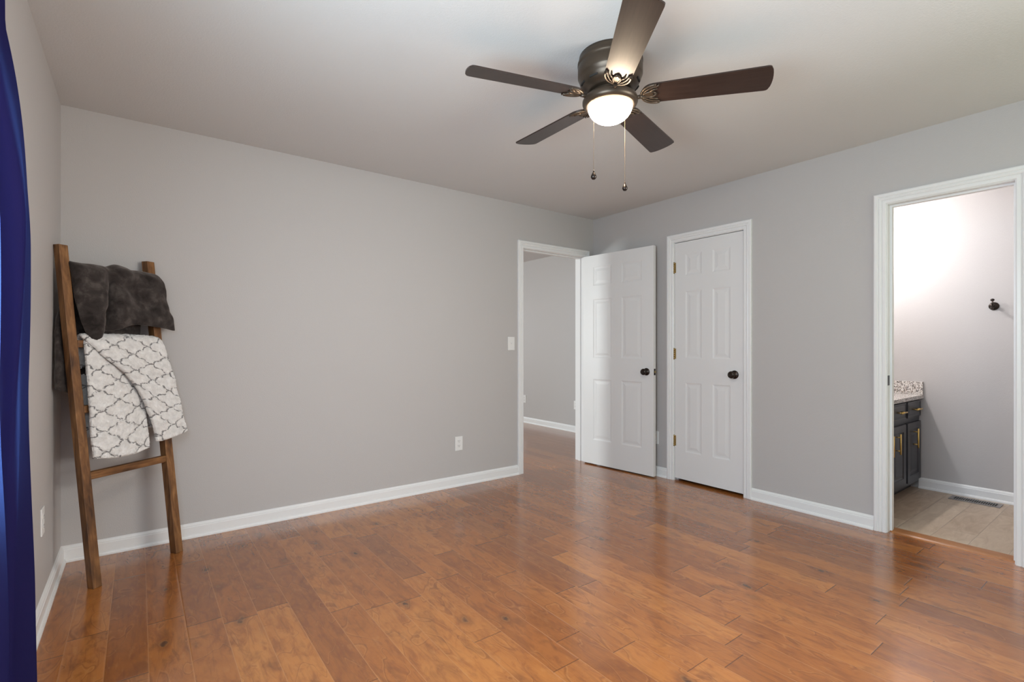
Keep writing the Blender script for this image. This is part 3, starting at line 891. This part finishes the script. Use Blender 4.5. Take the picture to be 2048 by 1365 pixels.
tag(o, 'dark charcoal plush blanket draped over the top rung of the ladder', 'blanket')

bm = BM(); uvl = bm.loops.layers.uv.new('UVMap')
inner_net = [
    [(-.168, .012, 1.195), (-.10, .014, 1.195), (0, .014, 1.195), (.075, .012, 1.195)],
    [(-.178, .028, 1.13), (-.10, .034, 1.13), (0, .032, 1.13), (.080, .028, 1.13)],
    [(-.180, .030, 1.00), (-.10, .040, 1.00), (0, .036, 1.00), (.086, .030, 1.00)],
    [(-.184, .032, .85), (-.10, .044, .85), (0, .038, .85), (.088, .030, .86)],
    [(-.190, .034, .72), (-.10, .046, .71), (0, .040, .71), (.092, .032, .73)],
    [(-.188, .036, .606), (-.10, .046, .592), (0, .042, .590), (.090, .032, .606)],
]
back_net = [
    [(-.182, -.030, .70), (-.09, -.036, .70), (.02, -.032, .70), (.10, -.036, .70), (.165, -.03, .70)],
    [(-.182, -.032, .90), (-.09, -.040, .90), (.02, -.034, .90), (.10, -.040, .90), (.168, -.032, .90)],
    [(-.182, -.034, 1.08), (-.09, -.038, 1.08), (.02, -.036, 1.08), (.10, -.038, 1.08), (.172, -.034, 1.08)],
    [(-.183, -.028, 1.17), (-.09, -.030, 1.175), (.02, -.030, 1.175), (.10, -.030, 1.175), (.176, -.028, 1.17)],
    [(-.183, .000, 1.202), (-.09, .000, 1.206), (.02, .000, 1.206), (.10, .000, 1.204), (.178, .004, 1.200)],
    [(-.176, .036, 1.186), (-.085, .044, 1.186), (.03, .044, 1.186), (.12, .046, 1.184), (.206, .050, 1.178)],
    [(-.104, .066, 1.090), (-.02, .064, 1.088), (.07, .060, 1.08), (.155, .060, 1.068), (.238, .056, 1.055)],
    [(-.026, .072, 1.012), (.045, .070, .998), (.115, .064, .985), (.19, .062, .972), (.256, .058, .96)],
    [(.038, .074, .906), (.095, .072, .885), (.150, .066, .868), (.215, .064, .855), (.270, .060, .842)],
    [(.084, .074, .768), (.132, .072, .748), (.180, .066, .738), (.235, .066, .735), (.285, .060, .738)],
    [(.110, .068, .638), (.150, .064, .634), (.200, .062, .640), (.255, .062, .650), (.300, .058, .662)],
]
net_sheet(bm, inner_net, 110, 200, 0.024, 0.0050, 11.0, uvl, 16.0, True, (0.02, 0.03), 0.0030)
net_sheet(bm, back_net, 130, 300, 0.022, 0.0050, 17.0, uvl, 16.0, True, (0.30, 0.0), 0.0030)
o = obj('throw_blanket', bm, 'trellis'); o.matrix_world = LM
tag(o, 'white fleece blanket with grey trellis pattern hanging below the dark blanket', 'blanket')

# ------------------------------------------------------------------ curtain on its rod
cur = thing('window_curtain', 'royal blue curtain panel hanging at the far left edge', 'curtain', (0.09, -2.2, 0.0))
bm = BM()
nz, ns = 70, 160
SECT = [Vector(p) for p in ((0.074, 0.0), (0.098, -0.004), (0.108, -0.030), (0.112, -0.090), (0.107, -0.160), (0.112, -0.225), (0.115, -0.275), (0.106, -0.296), (0.084, -0.306), (0.074, -0.326), (0.086, -0.366), (0.108, -0.408), (0.113, -0.455), (0.102, -0.500), (0.076, -0.515), (0.050, -0.530), (0.040, -0.550))]
def edge_y(z):
    pts = [(0.0, -1.63), (0.19, -1.635), (0.45, -1.675), (0.74, -1.69), (1.41, -1.692), (2.2, -1.70)]
    for (a, b), (c, d) in zip(pts, pts[1:]):
        if z <= c: 
            f = (z - a) / (c - a); f = f * f * (3 - 2 * f) * 0.5 + f * 0.5
            return b + (d - b) * f - 0.042
    return pts[-1][1] - 0.042
G = []
for j in range(nz + 1):
    z = 0.012 + 2.233 * j / nz
    row = []
    y1 = edge_y(z)
    for i in range(ns + 1):
        u = i / ns            # 0 at the free edge
        c = catmull(SECT, u)
        k = 0.94 + 0.06 * math.sin(z * 2.3)
        fx = 1.0 - 0.56 * max(0.0, min(1.0, (z - 1.42) / 0.55)) ** 1.6
        x = 0.012 + (c.x - 0.012) * fx + 0.007 * math.sin(z * 3.1 + u * 9) * min(1, u * 6) * fx + 0.003 * math.sin(z * 9 + u * 21) * min(1, u * 6)
        row.append(Vector((x - 0.09, y1 + c.y * k + 0.006 * math.sin(z * 4.3 + u * 6) + 2.2, z)))
    G.append(row)
vs = [[bm.verts.new(p) for p in r] for r in G]
for j in range(nz):
    for i in range(ns):
        f = bm.faces.new((vs[j][i], vs[j][i + 1], vs[j + 1][i + 1], vs[j + 1][i])); f.smooth = True
o = obj('curtain_cloth', bm, 'curtain', cur)
rod = thing('curtain_rod', 'dark rod carrying the blue curtain above the left window', 'curtain rod', (0.05, -2.7, 2.258))
bm = BM(); tube(bm, [(0, -1.10, 0), (0, 1.10, 0)], 0.011, 16)
obj('pole', bm, 'bronze', rod)
for s in (-1.06, 1.06):
    bm = BM(); box(bm, -0.05, -0.044, s - 0.012, s + 0.012, -0.03, 0.03, 0.001); box(bm, -0.045, 0.0, s - 0.005, s + 0.005, -0.012, -0.004, 0.001)
    obj('bracket', bm, 'bronze', rod)
for s in (-1, 1):
    bm = BM(); lathe(bm, [(0, 0), (0.011, 0), (0.015, 0.004), (0.024, 0.016), (0.024, 0.028), (0.014, 0.040), (0, 0.043)], 20, axis_to((0, s, 0), (0, 1.10 * s, 0)))
    obj('finial', bm, 'bronze', rod)

# ------------------------------------------------------------------ bathroom vanity
VF = -2.300       # front face of the cabinet frame
van = thing('bathroom_vanity', 'charcoal vanity cabinet with gold bar pulls in the bathroom', 'cabinet', (4.155, VF, 0))
vx = lambda x: x - 4.155
bm = BM()
box(bm, 0, vx(BX - 0.002), 0.0, -1.765 - VF, 0.062, 0.730, 0.001)
box(bm, 0, vx(BX - 0.002), 0.055, -1.765 - VF, 0.0, 0.062)
obj('body', bm, 'cabinet', van)
CAB = [(0.052, 0.0), (0.058, 0.006), (0.064, 0.0065), (0.070, 0.0065), (0.092, 0.0015), (0.096, 0.001)]
DRW = [(0.010, 0.0), (0.013, 0.003), (0.017, 0.003), (0.028, 0.0)]
def bar_pull(parent, p0, p1, name='handle'):
    p0 = Vector(p0); p1 = Vector(p1); d = (p1 - p0).normalized()
    bm = BM(); tube(bm, [p0 + Vector((0, -0.032, 0)), p1 + Vector((0, -0.032, 0))], 0.0058, 14)
    L = (p1 - p0).length
    for f in (0.17, 0.83):
        q = p0 + d * (L * f); tube(bm, [q, q + Vector((0, -0.033, 0))], 0.0044, 10)
    obj(name, bm, 'gold', parent)
for k, (x0, x1, hs) in enumerate(((5.072, 5.392, 'L'), (4.712, 5.030, 'L'), (4.372, 4.672, 'R'))):
    w = x1 - x0; h = 0.462
    bm = BM(); slab(bm, w, h, 0.019, [0, w], [0, h], {(0, 0)}, CAB, False)
    d = obj('door', bm, 'cabinet', van); d.location = (vx(x0), -0.020, 0.093)
    hx = 0.078 if hs == 'L' else w - 0.030
    if k == 0: hx = 0.150 - 0.02
    bar_pull(d, (hx, 0, h - 0.195), (hx, 0, h - 0.045))
    h = 0.124
    bm = BM(); slab(bm, w, h, 0.019, [0, w], [0, h], {(0, 0)}, DRW, False)
    d = obj('drawer', bm, 'cabinet', van); d.location = (vx(x0), -0.020, 0.597)
    bar_pull(d, (w / 2 - 0.065, 0, h / 2), (w / 2 + 0.065, 0, h / 2))
ct = thing('vanity_countertop', 'speckled grey granite countertop on the charcoal vanity', 'countertop', (4.155, VF, 0.731))
bm = BM(); box(bm, 0, vx(BX - 0.001), -0.030, -1.762 - VF, 0.0, 0.030, 0.003); obj('slab', bm, 'granite', ct)
bm = BM(); box(bm, vx(BX - 0.022), vx(BX - 0.001), -0.028, -1.785 - VF, 0.0305, 0.135, 0.002); obj('side_splash', bm, 'granite', ct)
bm = BM(); box(bm, 0, vx(BX - 0.023), -1.784 - VF, -1.762 - VF, 0.0305, 0.135, 0.002); obj('back_splash', bm, 'granite', ct)

# floor register
reg = thing('floor_register', 'dark slotted metal floor vent on the bathroom tile by the baseboard', 'vent', (5.297, -2.665, 0.0))
bm = BM()
a, b = 0.064, 0.142
ix, iy = 0.042, 0.118
for r in ((-a, -ix, -b, b), (ix, a, -b, b), (-ix, ix, -b, -iy), (-ix, ix, iy, b)):
    box(bm, r[0], r[1], r[2], r[3], 0.0003, 0.0045, 0.001)
n = 19
for k in range(1, n):
    y = -iy + 2 * iy * k / n
    box(bm, -ix, ix, y - 0.0020, y + 0.0020, 0.001, 0.004)
obj('grille', bm, 'register', reg)
bm = BM(); box(bm, -ix, ix, -iy, iy, 0.0003, 0.0007); obj('duct', bm, 'dark', reg)

# robe hook
hk = thing('robe_hook', 'dark bronze double robe hook on the light bathroom wall', 'hook', (BX, -2.745, 1.452))
bm = BM(); lathe(bm, [(0, 0), (0.029, 0), (0.030, 0.004), (0.026, 0.008), (0.021, 0.009), (0.019, 0.013), (0.012, 0.016), (0.010, 0.030), (0.013, 0.034), (0.010, 0.040), (0, 0.042)], 28, axis_to((-1, 0, 0)))
obj('rosette', bm, 'bronze', hk)
bm = BM()
tube(bm, [(-0.030, 0, 0.0), (-0.042, 0, 0.004), (-0.050, 0, 0.016), (-0.054, 0, 0.040)], [0.006, 0.006, 0.005, 0.0045], 10)
tube(bm, [(-0.030, 0, 0.0), (-0.046, 0, -0.016), (-0.060, 0, -0.028), (-0.070, 0, -0.022)], [0.006, 0.0055, 0.005, 0.0045], 10)
for c, r in (((-0.054, 0, 0.044), 0.0125), ((-0.072, 0, -0.019), 0.0115)):
    t = bmesh.new(); bmesh.ops.create_uvsphere(t, u_segments=16, v_segments=10, radius=r)
    for f in t.faces: f.smooth = True
    join(bm, t, Matrix.Translation(c) @ Matrix.Diagonal((1, 1, 0.8, 1)))
obj('hook_arms', bm, 'bronze', hk)
